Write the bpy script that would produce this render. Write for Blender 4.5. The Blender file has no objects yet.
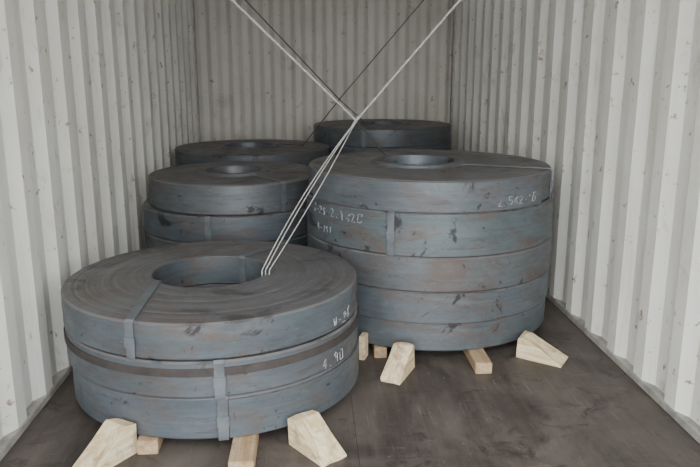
import bpy, bmesh, math, random
from mathutils import Vector
random.seed(7)
scene = bpy.context.scene
COL = scene.collection

# ---------------------------------------------------------------- node helpers
def new_mat(name):
    m = bpy.data.materials.new(name); m.use_nodes = True
    nt = m.node_tree
    for n in list(nt.nodes): nt.nodes.remove(n)
    out = nt.nodes.new('ShaderNodeOutputMaterial')
    b = nt.nodes.new('ShaderNodeBsdfPrincipled')
    nt.links.new(b.outputs[0], out.inputs[0])
    return m, nt, b
def coords(nt, scale=(1,1,1), loc=(0,0,0), kind='Object'):
    tc = nt.nodes.new('ShaderNodeTexCoord'); mp = nt.nodes.new('ShaderNodeMapping')
    mp.inputs['Scale'].default_value = scale; mp.inputs['Location'].default_value = loc
    nt.links.new(tc.outputs[kind], mp.inputs[0]); return mp.outputs[0]
def noise(nt, vec, scale, detail=6, rough=0.6, dist=0):
    n = nt.nodes.new('ShaderNodeTexNoise'); n.inputs['Scale'].default_value = scale
    n.inputs['Detail'].default_value = detail; n.inputs['Roughness'].default_value = rough
    n.inputs['Distortion'].default_value = dist
    nt.links.new(vec, n.inputs['Vector']); return n.outputs[0]
def ramp(nt, fac, stops):
    r = nt.nodes.new('ShaderNodeValToRGB'); e = r.color_ramp.elements
    while len(e) < len(stops): e.new(0.5)
    for i,(p,c) in enumerate(stops):
        e[i].position = p
        e[i].color = (c,c,c,1) if isinstance(c,(int,float)) else (*c,1)
    nt.links.new(fac, r.inputs[0]); return r.outputs[0]
def mix(nt, fac, a, b, mode='MIX'):
    m = nt.nodes.new('ShaderNodeMix'); m.data_type='RGBA'; m.blend_type=mode
    for sock,v in ((m.inputs[0],fac),(m.inputs[6],a),(m.inputs[7],b)):
        if isinstance(v,(int,float)): sock.default_value=v
        elif isinstance(v,tuple): sock.default_value=(*v,1)
        else: nt.links.new(v,sock)
    return m.outputs[2]
def mathn(nt, op, a, b=None):
    m = nt.nodes.new('ShaderNodeMath'); m.operation=op
    for i,v in enumerate((a,b)):
        if v is None: continue
        if isinstance(v,(int,float)): m.inputs[i].default_value=v
        else: nt.links.new(v,m.inputs[i])
    return m.outputs[0]
def bump(nt, b, h, strength=0.3, dist=0.01):
    n = nt.nodes.new('ShaderNodeBump'); n.inputs['Strength'].default_value=strength
    n.inputs['Distance'].default_value=dist
    nt.links.new(h, n.inputs['Height']); nt.links.new(n.outputs[0], b.inputs['Normal'])

# ---------------------------------------------------------------- materials
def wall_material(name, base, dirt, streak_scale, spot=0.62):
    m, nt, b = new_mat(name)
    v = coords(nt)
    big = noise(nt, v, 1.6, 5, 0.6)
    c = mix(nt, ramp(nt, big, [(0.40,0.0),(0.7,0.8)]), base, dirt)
    sv = coords(nt, streak_scale)
    st = noise(nt, sv, 3.0, 8, 0.7)
    c = mix(nt, ramp(nt, st, [(0.53,0.0),(0.75,0.6)]), c, (0.48,0.43,0.35))
    sc = noise(nt, coords(nt,(1,1,0.6),(4.2,1.7,9.1)), 4.2, 10, 0.74, 0.6)
    c = mix(nt, ramp(nt, sc, [(0.575,0.0),(0.68,0.6)]), c, (0.34,0.30,0.245))
    sp = noise(nt, v, 17.0, 6, 0.65, 0.4)
    c = mix(nt, ramp(nt, sp, [(spot,0.0),(spot+0.06,0.85)]), c, (0.25,0.155,0.09))
    sp2 = noise(nt, coords(nt,(1,1,1),(2,9,4)), 34.0, 5, 0.65, 0.2)
    c = mix(nt, ramp(nt, sp2, [(0.67,0.0),(0.72,0.8)]), c, (0.12,0.09,0.07))
    nt.links.new(c, b.inputs['Base Color'])
    b.inputs['Roughness'].default_value=0.55
    bump(nt, b, noise(nt, v, 30, 4), 0.15, 0.004)
    return m
M_SIDE = wall_material('painted_corrugated_steel', (0.83,0.825,0.775), (0.70,0.69,0.635), (3,3,0.25), 0.625)
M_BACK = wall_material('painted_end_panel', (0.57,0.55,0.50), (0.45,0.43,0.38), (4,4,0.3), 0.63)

def floor_material():
    m, nt, b = new_mat('worn_plywood_floor')
    v = coords(nt); sv = coords(nt,(9,0.7,1))
    a = noise(nt, sv, 2.5, 9, 0.7)
    c = mix(nt, ramp(nt, a, [(0.3,0.0),(0.75,1.0)]), (0.030,0.024,0.021), (0.088,0.073,0.064))
    w = noise(nt, v, 1.9, 9, 0.68, 0.7)
    c = mix(nt, ramp(nt, w, [(0.42,0.0),(0.66,0.8)]), c, (0.150,0.126,0.110))
    s = noise(nt, coords(nt,(30,1.2,1),(3,1,0)), 3, 5, 0.6)
    c = mix(nt, ramp(nt, s, [(0.61,0.0),(0.69,0.45)]), c, (0.20,0.17,0.15))
    s2 = noise(nt, coords(nt,(2.0,30,1),(1,7,0)), 2.4, 5, 0.6, 0.8)
    c = mix(nt, ramp(nt, s2, [(0.64,0.0),(0.70,0.35)]), c, (0.20,0.17,0.15))
    k = noise(nt, v, 7, 8, 0.75, 1.0)
    c = mix(nt, ramp(nt, k, [(0.54,0.0),(0.66,0.75)]), c, (0.015,0.013,0.012))
    g = noise(nt, coords(nt,(1,1,1),(8,3,2)), 42, 4, 0.7)
    c = mix(nt, ramp(nt, g, [(0.65,0.0),(0.72,0.6)]), c, (0.26,0.22,0.18))
    nt.links.new(c, b.inputs['Base Color'])
    nt.links.new(ramp(nt, w, [(0.3,0.42),(0.7,0.75)]), b.inputs['Roughness'])
    bump(nt, b, w, 0.35, 0.006)
    return m
M_FLOOR = floor_material()

def steel_material(name, c1, c2, seed, rust=0.5):
    m, nt, b = new_mat(name)
    v = coords(nt,(1,1,1),(seed*3.1,seed*1.7,0))
    big = noise(nt, coords(nt,(1,1,2.0),(seed,seed*2,0)), 3.2, 7, 0.65, 0.5)
    c = mix(nt, ramp(nt, big, [(0.35,0.0),(0.65,1.0)]), c1, c2)
    hs = noise(nt, coords(nt,(0.9,0.9,30),(seed,0,seed)), 2.4, 7, 0.7)
    c = mix(nt, ramp(nt, hs, [(0.48,0.0),(0.75,0.5)]), c, (0.155,0.18,0.20))
    r = noise(nt, coords(nt,(1,1,2.2),(0,seed*5,seed)), 3.6, 10, 0.75, 0.8)
    c = mix(nt, ramp(nt, r, [(0.48,0.0),(0.64,rust)]), c, (0.110,0.082,0.070))
    r2 = noise(nt, coords(nt,(1,1,7),(seed*2,seed,3)), 7.0, 8, 0.75, 0.3)
    c = mix(nt, ramp(nt, r2, [(0.54,0.0),(0.68,0.65)]), c, (0.060,0.051,0.048))
    o = noise(nt, coords(nt,(1.3,1.3,3),(seed*4,2,seed)), 8.0, 9, 0.8)
    c = mix(nt, ramp(nt, o, [(0.58,0.0),(0.70,0.45)]), c, (0.20,0.22,0.235))
    k = noise(nt, v, 4.6, 6, 0.6, 0.7)
    c = mix(nt, ramp(nt, k, [(0.630,0.0),(0.66,0.85)]), c, (0.018,0.017,0.018))
    k2 = noise(nt, v, 24, 4, 0.6, 0.3)
    c = mix(nt, ramp(nt, k2, [(0.66,0.0),(0.70,0.75)]), c, (0.035,0.026,0.022))
    tc = nt.nodes.new('ShaderNodeTexCoord'); sx = nt.nodes.new('ShaderNodeSeparateXYZ')
    nt.links.new(tc.outputs['Object'], sx.inputs[0])
    rad = mathn(nt,'SQRT', mathn(nt,'ADD', mathn(nt,'MULTIPLY',sx.outputs[0],sx.outputs[0]), mathn(nt,'MULTIPLY',sx.outputs[1],sx.outputs[1])))
    cmb = nt.nodes.new('ShaderNodeCombineXYZ'); nt.links.new(rad, cmb.inputs[0]); cmb.inputs[1].default_value=seed
    rn = noise(nt, cmb.outputs[0], 90, 8, 0.8)
    geo = nt.nodes.new('ShaderNodeNewGeometry'); sn = nt.nodes.new('ShaderNodeSeparateXYZ')
    nt.links.new(geo.outputs['True Normal'], sn.inputs[0])
    isTop = mathn(nt,'GREATER_THAN', sn.outputs[2], 0.5)
    ringc = ramp(nt, rn, [(0.3,(0.100,0.100,0.106)),(0.5,(0.140,0.139,0.146)),(0.72,(0.195,0.191,0.196))])
    ringc = mix(nt, ramp(nt, r, [(0.42,0.0),(0.64,0.65)]), ringc, (0.128,0.101,0.090))
    ringc = mix(nt, ramp(nt, k, [(0.57,0.0),(0.63,0.75)]), ringc, (0.048,0.043,0.043))
    c = mix(nt, mathn(nt,'MULTIPLY',isTop,0.88), c, ringc)
    nt.links.new(c, b.inputs['Base Color'])
    b.inputs['Metallic'].default_value=0.3
    nt.links.new(ramp(nt, r, [(0.3,0.34),(0.65,0.60)]), b.inputs['Roughness'])
    h = mix(nt, isTop, r2, rn)
    bump(nt, b, h, 0.15, 0.003)
    return m
pal=[((0.076,0.095,0.115),(0.115,0.140,0.164)),((0.080,0.093,0.106),(0.112,0.130,0.147)),((0.076,0.095,0.109),(0.117,0.140,0.156)),
     ((0.070,0.090,0.108),(0.108,0.134,0.155)),((0.082,0.092,0.100),(0.116,0.130,0.141)),((0.074,0.096,0.107),(0.111,0.137,0.149))]
STEELS = [steel_material('mill_scale_steel_%d'%i, pal[i][0], pal[i][1], i*1.37+0.4, 0.66+0.1*(i%3)) for i in range(6)]

def simple(name, col, rough=0.6, metal=0.0, nscale=20, var=0.3):
    m, nt, b = new_mat(name)
    n = noise(nt, coords(nt), nscale, 6, 0.65)
    dark = tuple(x*(1-var) for x in col)
    nt.links.new(mix(nt, ramp(nt,n,[(0.35,0.0),(0.65,1.0)]), dark, col), b.inputs['Base Color'])
    b.inputs['Roughness'].default_value=rough; b.inputs['Metallic'].default_value=metal
    return m
M_STRAP = simple('steel_strapping', (0.16,0.18,0.20), 0.42, 0.3, 12, 0.4)
M_RUSTBAND = simple('rusty_band', (0.062,0.052,0.049), 0.7, 0.1, 14, 0.45)
M_CHALK = simple('chalk', (0.38,0.39,0.39), 0.95, 0, 40, 0.6)
M_ROPE = simple('galvanised_wire', (0.50,0.485,0.47), 0.5, 0.2, 60)
M_ROPED = simple('oiled_wire', (0.12,0.115,0.11), 0.5, 0.3, 60)
M_GROUND = simple('yard_concrete', (0.42,0.41,0.39), 0.9, 0, 1.2, 0.25)
M_RAIL = simple('rail_paint', (0.48,0.46,0.42), 0.6, 0.0, 9, 0.5)

def wood(name, col, seed):
    m, nt, b = new_mat(name)
    g = noise(nt, coords(nt,(1.5,22,22),(seed,0,seed)), 2.2, 6, 0.65, 0.5)
    c = mix(nt, ramp(nt,g,[(0.35,0.0),(0.65,1.0)]), tuple(x*y for x,y in zip(col,(0.70,0.58,0.44))), col)
    d = noise(nt, coords(nt,(1,1,1),(seed,seed,0)), 15, 7, 0.78, 0.6)
    c = mix(nt, ramp(nt,d,[(0.54,0.0),(0.66,0.7)]), c, (0.22,0.155,0.10))
    nt.links.new(c, b.inputs['Base Color']); b.inputs['Roughness'].default_value=0.75
    bump(nt,b,g,0.5,0.004)
    return m
WOODS = [wood('pine_%d'%i,(0.78,0.69,0.49),i*2.3+1) for i in range(3)]
M_TIMBER = wood('dunnage_timber',(0.50,0.385,0.26),9.2)

# ---------------------------------------------------------------- mesh helpers
def obj_from_bm(bm, name, mat, loc=(0,0,0), parent=None, smooth=None):
    bmesh.ops.recalc_face_normals(bm, faces=bm.faces)
    me = bpy.data.meshes.new(name); bm.to_mesh(me); bm.free()
    me.materials.append(mat)
    if smooth is not None:
        for p in me.polygons: p.use_smooth=True
        me.set_sharp_from_angle(angle=math.radians(smooth))
    o = bpy.data.objects.new(name, me); o.location=loc; COL.objects.link(o)
    if parent: o.parent=parent
    return o
def box_bm(bm, x0,x1,y0,y1,z0,z1):
    vs=[bm.verts.new(p) for p in ((x0,y0,z0),(x1,y0,z0),(x1,y1,z0),(x0,y1,z0),(x0,y0,z1),(x1,y0,z1),(x1,y1,z1),(x0,y1,z1))]
    for f in ((0,1,2,3),(4,5,6,7),(0,1,5,4),(1,2,6,5),(2,3,7,6),(3,0,4,7)): bm.faces.new([vs[i] for i in f])
def curve(name, pts, rad, mat, parent=None, loc=(0,0,0)):
    cu=bpy.data.curves.new(name,'CURVE'); cu.dimensions='3D'; cu.bevel_depth=rad; cu.bevel_resolution=2
    cu.use_fill_caps=True
    for pl in pts:
        s=cu.splines.new('POLY'); s.points.add(len(pl)-1)
        for i,p in enumerate(pl): s.points[i].co=(*p,1)
    cu.materials.append(mat)
    o=bpy.data.objects.new(name,cu); o.location=loc; COL.objects.link(o)
    if parent: o.parent=parent
    return o

# ---------------------------------------------------------------- container shell
XL, XR, Y0, Y1, H = -1.03, 1.32, 0.45, 6.58, 2.39
def corr_profile(a0,a1,period,depth):
    pts=[]; a=a0
    f=0.29*period; s=0.21*period
    while a<a1:
        for d,o in ((0,0),(f,0),(f+s,depth),(2*f+s,depth)):
            if a+d<a1: pts.append((a+d,o))
        a+=period
    pts.append((a1,0)); return pts
def corr_wall(name, axis, pos, sign, a0,a1,z0,z1,period,depth,mat):
    bm=bmesh.new(); prof=corr_profile(a0,a1,period,depth)
    for off in (0,0.004):
        prev=None
        for a,o in prof:
            q=pos+sign*(o+off)
            lo,hi=((q,a,z0),(q,a,z1)) if axis=='x' else ((a,q,z0),(a,q,z1))
            v=(bm.verts.new(lo),bm.verts.new(hi))
            if prev: bm.faces.new((prev[0],v[0],v[1],prev[1]))
            prev=v
    bmesh.ops.recalc_face_normals(bm, faces=bm.faces)
    me=bpy.data.meshes.new(name); bm.to_mesh(me); bm.free(); me.materials.append(mat)
    o=bpy.data.objects.new(name,me); COL.objects.link(o)
    bv=o.modifiers.new('soft_bend','BEVEL'); bv.width=0.008; bv.segments=2; bv.limit_method='ANGLE'
    return o
corr_wall('wall_left','x',XL,-1,Y0,Y1,0,H,0.262,0.030,M_SIDE)
corr_wall('wall_right','x',XR,1,Y0,Y1,0,H,0.262,0.030,M_SIDE)
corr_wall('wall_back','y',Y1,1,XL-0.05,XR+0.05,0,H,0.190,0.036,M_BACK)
bm=bmesh.new()
prev=None
for a,o in corr_profile(Y0,Y1,0.21,0.02):
    v=(bm.verts.new((XL-0.05,a,H+o)),bm.verts.new((XR+0.05,a,H+o)))
    if prev: bm.faces.new((prev[0],v[0],v[1],prev[1]))
    prev=v
obj_from_bm(bm,'ceiling',M_SIDE)
bm=bmesh.new()
ys=[Y0,2.55,4.95,Y1+0.04]; xs=[XL-0.05,0.145,XR+0.05]
for i in range(len(xs)-1):
    for j in range(len(ys)-1):
        box_bm(bm,xs[i]+0.0006,xs[i+1]-0.0006,ys[j]+0.0006,ys[j+1]-0.0006,-0.028,0)
box_bm(bm,XL-0.05,XR+0.05,Y0,Y1+0.04,-0.06,-0.029)
obj_from_bm(bm,'floor',M_FLOOR)
def rail(name,x0,x1,y0,y1,z0,z1):
    bm=bmesh.new(); box_bm(bm,x0,x1,y0,y1,z0,z1)
    bmesh.ops.bevel(bm,geom=bm.edges[:],offset=0.003,segments=2,affect='EDGES')
    return obj_from_bm(bm,name,M_RAIL)
rail('baseboard_left',XL-0.045,XL+0.006,Y0,Y1,0,0.03)
rail('baseboard_right',XR-0.006,XR+0.045,Y0,Y1,0,0.03)
rail('baseboard_back',XL,XR,Y1-0.006,Y1+0.045,0,0.03)
rail('trim_1',XL-0.05,XL+0.02,Y0,Y1,H-0.07,H)
rail('trim_2',XR-0.02,XR+0.05,Y0,Y1,H-0.07,H)
rail('trim_3',XL-0.05,XL+0.012,Y1-0.05,Y1+0.02,0,H)
rail('trim_4',XR-0.012,XR+0.05,Y1-0.05,Y1+0.02,0,H)
bm=bmesh.new(); box_bm(bm,-30,30,-40,20,-1.25,-1.15); obj_from_bm(bm,'ground',M_GROUND)

# ---------------------------------------------------------------- steel coils
SEG=180
def lathe(bm, prof, wob=0.0, ph=0.0, a0=0.0, a1=2*math.pi, closed=True, eye=(0,0), ro=1, ri=0):
    n=SEG if closed else max(8,int(SEG*(a1-a0)/(2*math.pi)))
    rings=[]
    for i in range(n+(0 if closed else 1)):
        a=a0+(a1-a0)*i/n
        k=1+wob*math.sin(2*a+ph)+wob*0.5*math.sin(5*a+2*ph)
        row=[]
        for r,z in prof:
            t=max(0,min(1,(ro-r)/(ro-ri)))
            row.append(bm.verts.new((r*k*math.sin(a)+eye[0]*t,-r*k*math.cos(a)+eye[1]*t,z)))
        rings.append(row)
    m=len(prof)
    for i in range(n):
        A=rings[i]; B=rings[(i+1)%len(rings)]
        for j in range(m): bm.faces.new((A[j],B[j],B[(j+1)%m],A[(j+1)%m]))
    if not closed:
        bm.faces.new(rings[0]); bm.faces.new(rings[-1][::-1])
def make_coil(cx,cy,z0,h,ro,ri,mat,top=True,collar=0.0,eye=(0,0)):
    bm=bmesh.new(); b=0.007
    prof=[(ri,0.004),(ro-b,0.0),(ro-0.001,b)]
    for k in range(1,5):
        prof.append((ro-random.uniform(0,0.0022), b+(h-2*b)*k/5))
    prof+=[(ro-0.001,h-b),(ro-b,h)]
    n=34 if top else 8
    for k in range(1,n):
        r=(ro-b)+(ri-ro+b)*k/n
        dz=-random.uniform(0,0.0016)
        if collar>0 and r<ri+0.05: dz=collar*(1-max(0,(r-ri-0.03))/0.02) if r>ri+0.03 else collar
        w=abs(ri-ro)/n*0.35
        prof.append((r+w,h+dz)); prof.append((r-w,h+dz))
    prof.append((ri+0.002,h+(collar if collar else -0.002))); prof.append((ri,h-0.004+collar))
    lathe(bm,prof,0.0026,random.uniform(0,6),eye=eye,ro=ro,ri=ri)
    return obj_from_bm(bm,'steel_coil',mat,(cx,cy,z0),smooth=28)
def radial_strap(coil,ang,ro,ri,h,w=0.032,top=True,eye=(0,0),ang_in=None):
    e=0.0035; t=0.0015
    if ang_in is None: ang_in=ang
    def dirv(A): A=math.radians(A); return Vector((math.sin(A),-math.cos(A),0))
    do,di=dirv(ang),dirv(ang_in); E=Vector((eye[0],eye[1],0)); Z=Vector((0,0,1))
    P=[(do*(ro+e),0.0),(do*(ro+e),h-0.006),(do*(ro-0.004),h+e)]
    if top:
        po=do*(ro-0.004); pi_=di*(ri+0.004)+E
        P+=[(po.lerp(pi_,0.5),h+e),(pi_,h+e),(di*(ri-e)+E,h-0.006),(di*(ri-e)+E,0.01)]
    S=[Vector((-do.y,do.x,0))]*3
    if top:
        pl=(P[2][0]-P[4][0]).normalized(); sp=Vector((-pl.y,pl.x,0)); si=Vector((-di.y,di.x,0))
        S=[S[0],S[0],(S[0]+sp).normalized(),sp,(si+sp).normalized(),si,si]
    N=[do,(do*2+Z).normalized(),(do+Z*2).normalized()]+([Z,(Z*2-di).normalized(),(Z-di*2).normalized(),-di] if top else [])
    bm=bmesh.new(); rows=[]
    for (p,z),s,nv in zip(P,S,N):
        q=Vector((p.x,p.y,z)); nv=nv*t
        rows.append([bm.verts.new(q-s*w/2+nv),bm.verts.new(q+s*w/2+nv),bm.verts.new(q+s*w/2-nv),bm.verts.new(q-s*w/2-nv)])
    for A,B in zip(rows,rows[1:]):
        for j in range(4): bm.faces.new((A[j],B[j],B[(j+1)%4],A[(j+1)%4]))
    bm.faces.new(rows[0]); bm.faces.new(rows[-1])
    zc=h*0.45; s=S[0]
    p=do*(ro+e+0.002)+Vector((0,0,zc)); vs=[]
    for sr in (-0.002,0.003):
        for (u,v) in ((-1,-1),(1,-1),(1,1),(-1,1)): vs.append(bm.verts.new(p+do*sr+s*u*(w/2+0.003)+Vector((0,0,v*0.018))))
    for f in ((0,1,2,3),(4,5,6,7),(0,1,5,4),(1,2,6,5),(2,3,7,6),(3,0,4,7)): bm.faces.new([vs[i] for i in f])
    return obj_from_bm(bm,'steel_strap',M_STRAP,parent=coil)
def hoop(coil,ro,z0,z1,mat,name='hoop_band',a0=0,a1=360,t=0.003):
    bm=bmesh.new()
    lathe(bm,[(ro-0.001,z0),(ro+t,z0),(ro+t,z1),(ro-0.001,z1)],0,0,math.radians(a0),math.radians(a1),closed=(a1-a0>=360))
    return obj_from_bm(bm,name,mat,parent=coil,smooth=30)

def stack(cx,cy,z,items,ri,collar=0.0,mi=0,eye=(0,0)):
    out=[]
    for i,(h,r,dx,dy) in enumerate(items):
        last=i==len(items)-1
        c=make_coil(cx+dx,cy+dy,z,h,r,ri,STEELS[(mi+i)%6],top=True,collar=collar if last else 0,eye=eye)
        out.append((c,r,h)); z+=h+0.0005
    return out
ZB=0.05
FE=(-0.02,0.055); RE=(-0.055,0.02)
front=stack(-0.385,2.69,ZB,[(0.152,0.560,0.006,0.0),(0.128,0.568,0,0.0),(0.128,0.565,-0.004,0.004)],0.228,0,0,FE)
right=stack(0.584,3.425,ZB,[(0.130,0.596,0.0,0.0),(0.140,0.602,0.004,0.0),(0.155,0.608,0,0),(0.190,0.605,-0.002,0.003),(0.133,0.592,-0.006,0.002)],0.185,0.014,2,RE)
midl=stack(-0.440,4.10,ZB,[(0.16,0.515,0,0),(0.15,0.530,0.0,-0.01),(0.145,0.530,-0.004,0),(0.160,0.497,0.004,0)],0.165,0.012,1,(-0.015,0.02))
backl=stack(-0.43,5.26,ZB,[(0.15,0.57,0,0),(0.16,0.575,0,0),(0.16,0.57,0,0),(0.170,0.57,0,0)],0.185,0.012,4,(-0.03,0))
far=stack(0.595,5.85,ZB,[(0.17,0.57,0,0),(0.15,0.57,0,0),(0.15,0.575,0,0),(0.15,0.57,0,0),(0.14,0.57,0,0)],0.19,0.008,3)

c,r,h=front[2]; radial_strap(c,-21,r,0.228,h,eye=FE,ang_in=-52)
radial_strap(c,152,r,0.228,h,eye=FE)
c,r,h=front[1]; hoop(c,r,0.078,0.106,M_RUSTBAND); radial_strap(c,8,r+0.002,0.225,h,0.034,top=False)
c,r,h=front[0]; radial_strap(c,8,r+0.004,0.225,h,0.034,top=False)
hoop(c,r,0.004,0.142,STEELS[3],'loose_outer_wrap',10,150,0.005)
c,r,h=right[4]; hoop(c,r,0.003,h-0.004,STEELS[1],'loose_outer_wrap',-70,47,0.014)
radial_strap(c,64,r,0.185,h,0.03,eye=RE)
c,r,h=right[3]; radial_strap(c,-24,r+0.004,0.195,h,0.03,top=False)
hoop(c,r,0.004,h-0.006,STEELS[5],'loose_outer_wrap',-26,100,0.004)
c,r,h=right[1]; hoop(c,r,0.004,h-0.004,STEELS[2],'loose_outer_wrap',-120,20,0.005)
c,r,h=midl[3]; radial_strap(c,35,r,0.165,h,0.03,eye=(-0.015,0.02))
c,r,h=midl[2]; radial_strap(c,-10,r,0.155,h,0.03,top=False)
c,r,h=backl[3]; radial_strap(c,20,r,0.185,h,0.03,eye=(-0.03,0))
c,r,h=far[4]; radial_strap(c,-20,r,0.19,h,0.03)

# chalk marks
G={'0':[[(0,0),(0,1),(.6,1),(.6,0),(0,0)]],'1':[[(.3,0),(.3,1),(.1,.8)]],'2':[[(0,.8),(.3,1),(.6,.75),(0,0),(.6,0)]],
'4':[[(.5,0),(.5,1),(0,.35),(.65,.35)]],'5':[[(.6,1),(.05,1),(0,.55),(.45,.6),(.6,.3),(.3,0),(0,.1)]],
'6':[[(.55,1),(.1,.6),(0,.2),(.3,0),(.6,.25),(.3,.5),(.05,.35)]],'7':[[(0,1),(.6,1),(.2,0)]],
'8':[[(.3,.5),(.05,.75),(.3,1),(.55,.75),(.3,.5),(0,.25),(.3,0),(.6,.25),(.3,.5)]],'9':[[(.6,.6),(.3,.45),(.05,.75),(.3,1),(.6,.8),(.5,0)]],
'P':[[(0,0),(0,1),(.5,.9),(.5,.6),(0,.5)]],'S':[[(.6,.9),(.2,1),(.05,.7),(.55,.35),(.3,0),(0,.1)]],'-':[[(.05,.5),(.5,.5)]],'.':[[(.2,0),(.3,.06)]],
'W':[[(0,1),(.15,0),(.3,.6),(.45,0),(.6,1)]]}
def chalk(coil,text,r,ang,z,size):
    pl=[]; adv=0
    for ch in text:
        jy=random.uniform(-.12,.12)*size; sk=random.uniform(-.15,.3); sz=size*random.uniform(.8,1.1)
        if ch!=' ':
            for st in G[ch]:
                dense=[]
                for (x0,y0),(x1,y1) in zip(st,st[1:]):
                    for k in range(4): dense.append((x0+(x1-x0)*k/4,y0+(y1-y0)*k/4))
                dense.append(st[-1]); L=[]
                for x,y in dense:
                    if random.random()<0.11 and len(L)>1: pl.append(L); L=[]; continue
                    a=math.radians(ang)+(adv+(x+sk*y)*sz*0.9+random.uniform(-1,1)*0.001)/r
                    L.append(((r+0.0008)*math.sin(a),-(r+0.0008)*math.cos(a),z+jy+y*sz+random.uniform(-1,1)*0.001))
                if len(L)>1: pl.append(L)
        adv+=size*0.85
    curve('chalk_marks',pl,0.0018,M_CHALK,parent=coil)
c,r,h=right[3]; chalk(c,'1-PS 2.1420',r+0.001,-70,0.128,0.038); chalk(c,'8-191',r+0.001,-66,0.050,0.030)
c,r,h=right[4]; chalk(c,'2.562-10',r+0.014,20,0.022,0.034)
c,r,h=front[2]; chalk(c,'W-26',r+0.001,55,0.02,0.038)
c,r,h=front[1]; chalk(c,'4.90',r+0.001,47,0.014,0.042)

# ---------------------------------------------------------------- timber
def runner(x,y0,y1,w=0.085,h=0.0495):
    bm=bmesh.new(); box_bm(bm,-(y1-y0)/2,(y1-y0)/2,-w/2,w/2,0,h)
    bmesh.ops.bevel(bm,geom=bm.edges[:],offset=0.003,segments=2,affect='EDGES')
    o=obj_from_bm(bm,'timber_runner',M_TIMBER,(x,(y0+y1)/2,0)); o.rotation_euler=(0,0,math.radians(90)); return o
runner(-0.232,1.99,3.2,0.08); runner(-0.555,2.135,3.2,0.07)
runner(0.715,2.70,4.00,0.07); runner(0.298,2.89,3.98,0.055)
runner(-0.25,3.62,4.6); runner(-0.65,3.66,4.58)
runner(-0.20,4.75,5.8); runner(-0.65,4.75,5.8)
runner(0.42,5.35,6.38); runner(0.82,5.35,6.38)
def wedge(x,y,ang,L=0.19,W=0.095,Hh=0.105,mat=WOODS[0],lowh=0.012,flat=0.035,seed=1):
    random.seed(seed)
    bm=bmesh.new(); prof=[(0,0),(L,0),(L,lowh),(L*0.55,lowh+(Hh-lowh)*0.5+0.004),(flat,Hh),(0,Hh-0.006)]
    rows=[]
    for yy in (-W/2,-W/6,W/6,W/2):
        rows.append([bm.verts.new((px+random.uniform(-.006,.006),yy+random.uniform(-.003,.003),max(0,pz+(random.uniform(-.006,.006) if pz>0 else 0)))) for px,pz in prof])
    n=len(prof)
    bm.faces.new(rows[0]); bm.faces.new(rows[-1][::-1])
    for A,B in zip(rows,rows[1:]):
        for i in range(n): bm.faces.new((A[i],A[(i+1)%n],B[(i+1)%n],B[i]))
    bmesh.ops.recalc_face_normals(bm,faces=bm.faces)
    o=obj_from_bm(bm,'wooden_wedge',mat,(x,y,0)); o.rotation_euler=(0,0,math.radians(ang))
    bv=o.modifiers.new('worn_edges','BEVEL'); bv.width=0.003; bv.segments=2; bv.limit_method='ANGLE'; return o
wedge(-0.632,2.18,236,mat=WOODS[0],Hh=0.11,seed=3)
wedge(-0.048,2.205,306,mat=WOODS[1],W=0.105,Hh=0.102,seed=5)
wedge(0.395,2.80,243,mat=WOODS[2],L=0.19,W=0.085,Hh=0.115,seed=8)
wedge(0.930,2.905,322,mat=WOODS[0],L=0.20,W=0.10,Hh=0.10,flat=0.03,seed=11)
def block(x,y,ang,l,w,h,mat):
    bm=bmesh.new(); box_bm(bm,-l/2,l/2,-w/2,w/2,0,h)
    bmesh.ops.bevel(bm,geom=bm.edges[:],offset=0.003,segments=2,affect='EDGES')
    o=obj_from_bm(bm,'wood_block',mat,(x,y,0)); o.rotation_euler=(0,0,math.radians(ang)); return o
block(0.222,2.90,70,0.06,0.028,0.11,WOODS[1])

# ---------------------------------------------------------------- wire lashing
def sag(a,b,s=0.0,n=14):
    a=Vector(a);b=Vector(b);L=[]
    for i in range(n+1):
        t=i/n; p=a.lerp(b,t)+Vector((s*4*t*(1-t),0,-s*2*t*(1-t))); L.append(tuple(p))
    return L
K=(0.20,3.10,1.03)
lash=bpy.data.objects.new('wire_lashing',None); COL.objects.link(lash)
RC=(1.30,2.83,2.33); LC=(-1.0,2.6,2.19)
def twist(a,b,rad,turns,n=60):
    a=Vector(a);b=Vector(b);d=(b-a).normalized();u=d.cross(Vector((0,1,0))).normalized();v=d.cross(u)
    out=[]
    for ph in (0,math.pi):
        L=[]
        for i in range(n+1):
            t=i/n; q=turns*2*math.pi*t+ph; L.append(tuple(a.lerp(b,t)+u*rad*math.cos(q)+v*rad*math.sin(q)))
        out.append(L)
    return out
curve('upper_strand_a',twist(K,RC,0.0028,60,400),0.0030,M_ROPE,lash)
curve('upper_strand_b',twist(K,LC,0.0028,60,400),0.0030,M_ROPE,lash)
curve('knot',twist((K[0]-0.014,K[1],K[2]-0.02),(K[0]+0.010,K[1],K[2]+0.016),0.005,4,60),0.0026,M_ROPE,lash)
hx,hy=-0.385+0.200,2.68
for i,(dx,sg) in enumerate(((-0.014,-0.018),(0.0,-0.012),(0.015,0.008))):
    curve('lower_strand_%d'%i,[sag(K,(hx+dx,hy,0.475),sg)+[(hx+dx,hy-0.01,0.40),(hx+dx+0.004,hy-0.01,0.12)]],0.0023,M_ROPE,lash)
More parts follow.
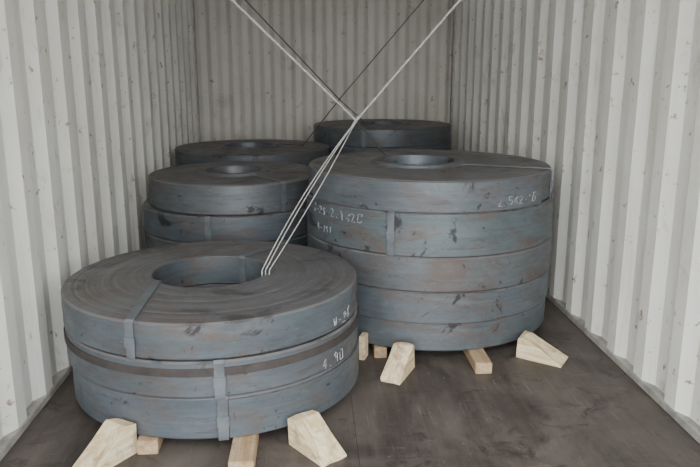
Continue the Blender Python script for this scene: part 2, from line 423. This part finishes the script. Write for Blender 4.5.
for i,dx in enumerate((-0.003,0.004)):
    curve('coil_strand_%d'%i,[sag(K,(0.365+dx,3.42,0.84),0)+[(0.38+dx,3.43,0.78),(0.39+dx,3.43,0.30)]],0.0022,M_ROPED,lash)
lash2=bpy.data.objects.new('wire_lashing',None); COL.objects.link(lash2)
K2=(0.20,4.9,1.05)
curve('rear_strand_a',[sag((-1.0,3.9,2.30),K2,0.0)],0.0040,M_ROPED,lash2)
curve('rear_strand_b',[sag((1.29,4.6,2.33),K2,0.0)],0.0040,M_ROPED,lash2)
curve('rear_strand_c',[sag(K2,(-0.055,5.20,0.705),0)+[(-0.235,5.22,0.713),(-0.29,5.24,0.69),(-0.30,5.24,0.3)]],0.0040,M_ROPED,lash2)
curve('rear_strand_d',[sag(K2,(0.44,5.80,0.83),0)+[(0.45,5.81,0.4)]],0.0035,M_ROPED,lash2)
def ring(loc,parent):
    bpy.ops.mesh.primitive_torus_add(major_radius=0.025,minor_radius=0.005,location=loc,rotation=(math.pi/2,0,0))
    o=bpy.context.object; o.name='lashing_eye'; o.data.materials.append(M_RAIL); o.parent=parent
for p,l in ((RC,lash),(LC,lash),((-1.0,3.9,2.30),lash2),((1.29,4.6,2.33),lash2)): ring(p,l)

# ---------------------------------------------------------------- light
w=bpy.data.worlds.new('World'); scene.world=w; w.use_nodes=True
nt=w.node_tree; bg=nt.nodes['Background']
bg.inputs[0].default_value=(0.93,0.96,1.0,1); bg.inputs[1].default_value=4.7
def sun(name,e,ang,rot,col):
    l=bpy.data.lights.new(name,'SUN'); l.energy=e; l.angle=math.radians(ang); l.color=col
    o=bpy.data.objects.new(name,l); o.rotation_euler=[math.radians(x) for x in rot]; COL.objects.link(o)
sun('hazy_sun',3.6,60,(66,0,-7),(1.0,0.985,0.95))

cam=bpy.data.cameras.new('camera'); cam.lens=36; cam.sensor_width=36; cam.clip_start=0.05
co=bpy.data.objects.new('camera',cam); co.location=(0,0,1.247)
co.rotation_euler=(math.radians(90-13.15),0,math.radians(-3.2)); COL.objects.link(co); scene.camera=co
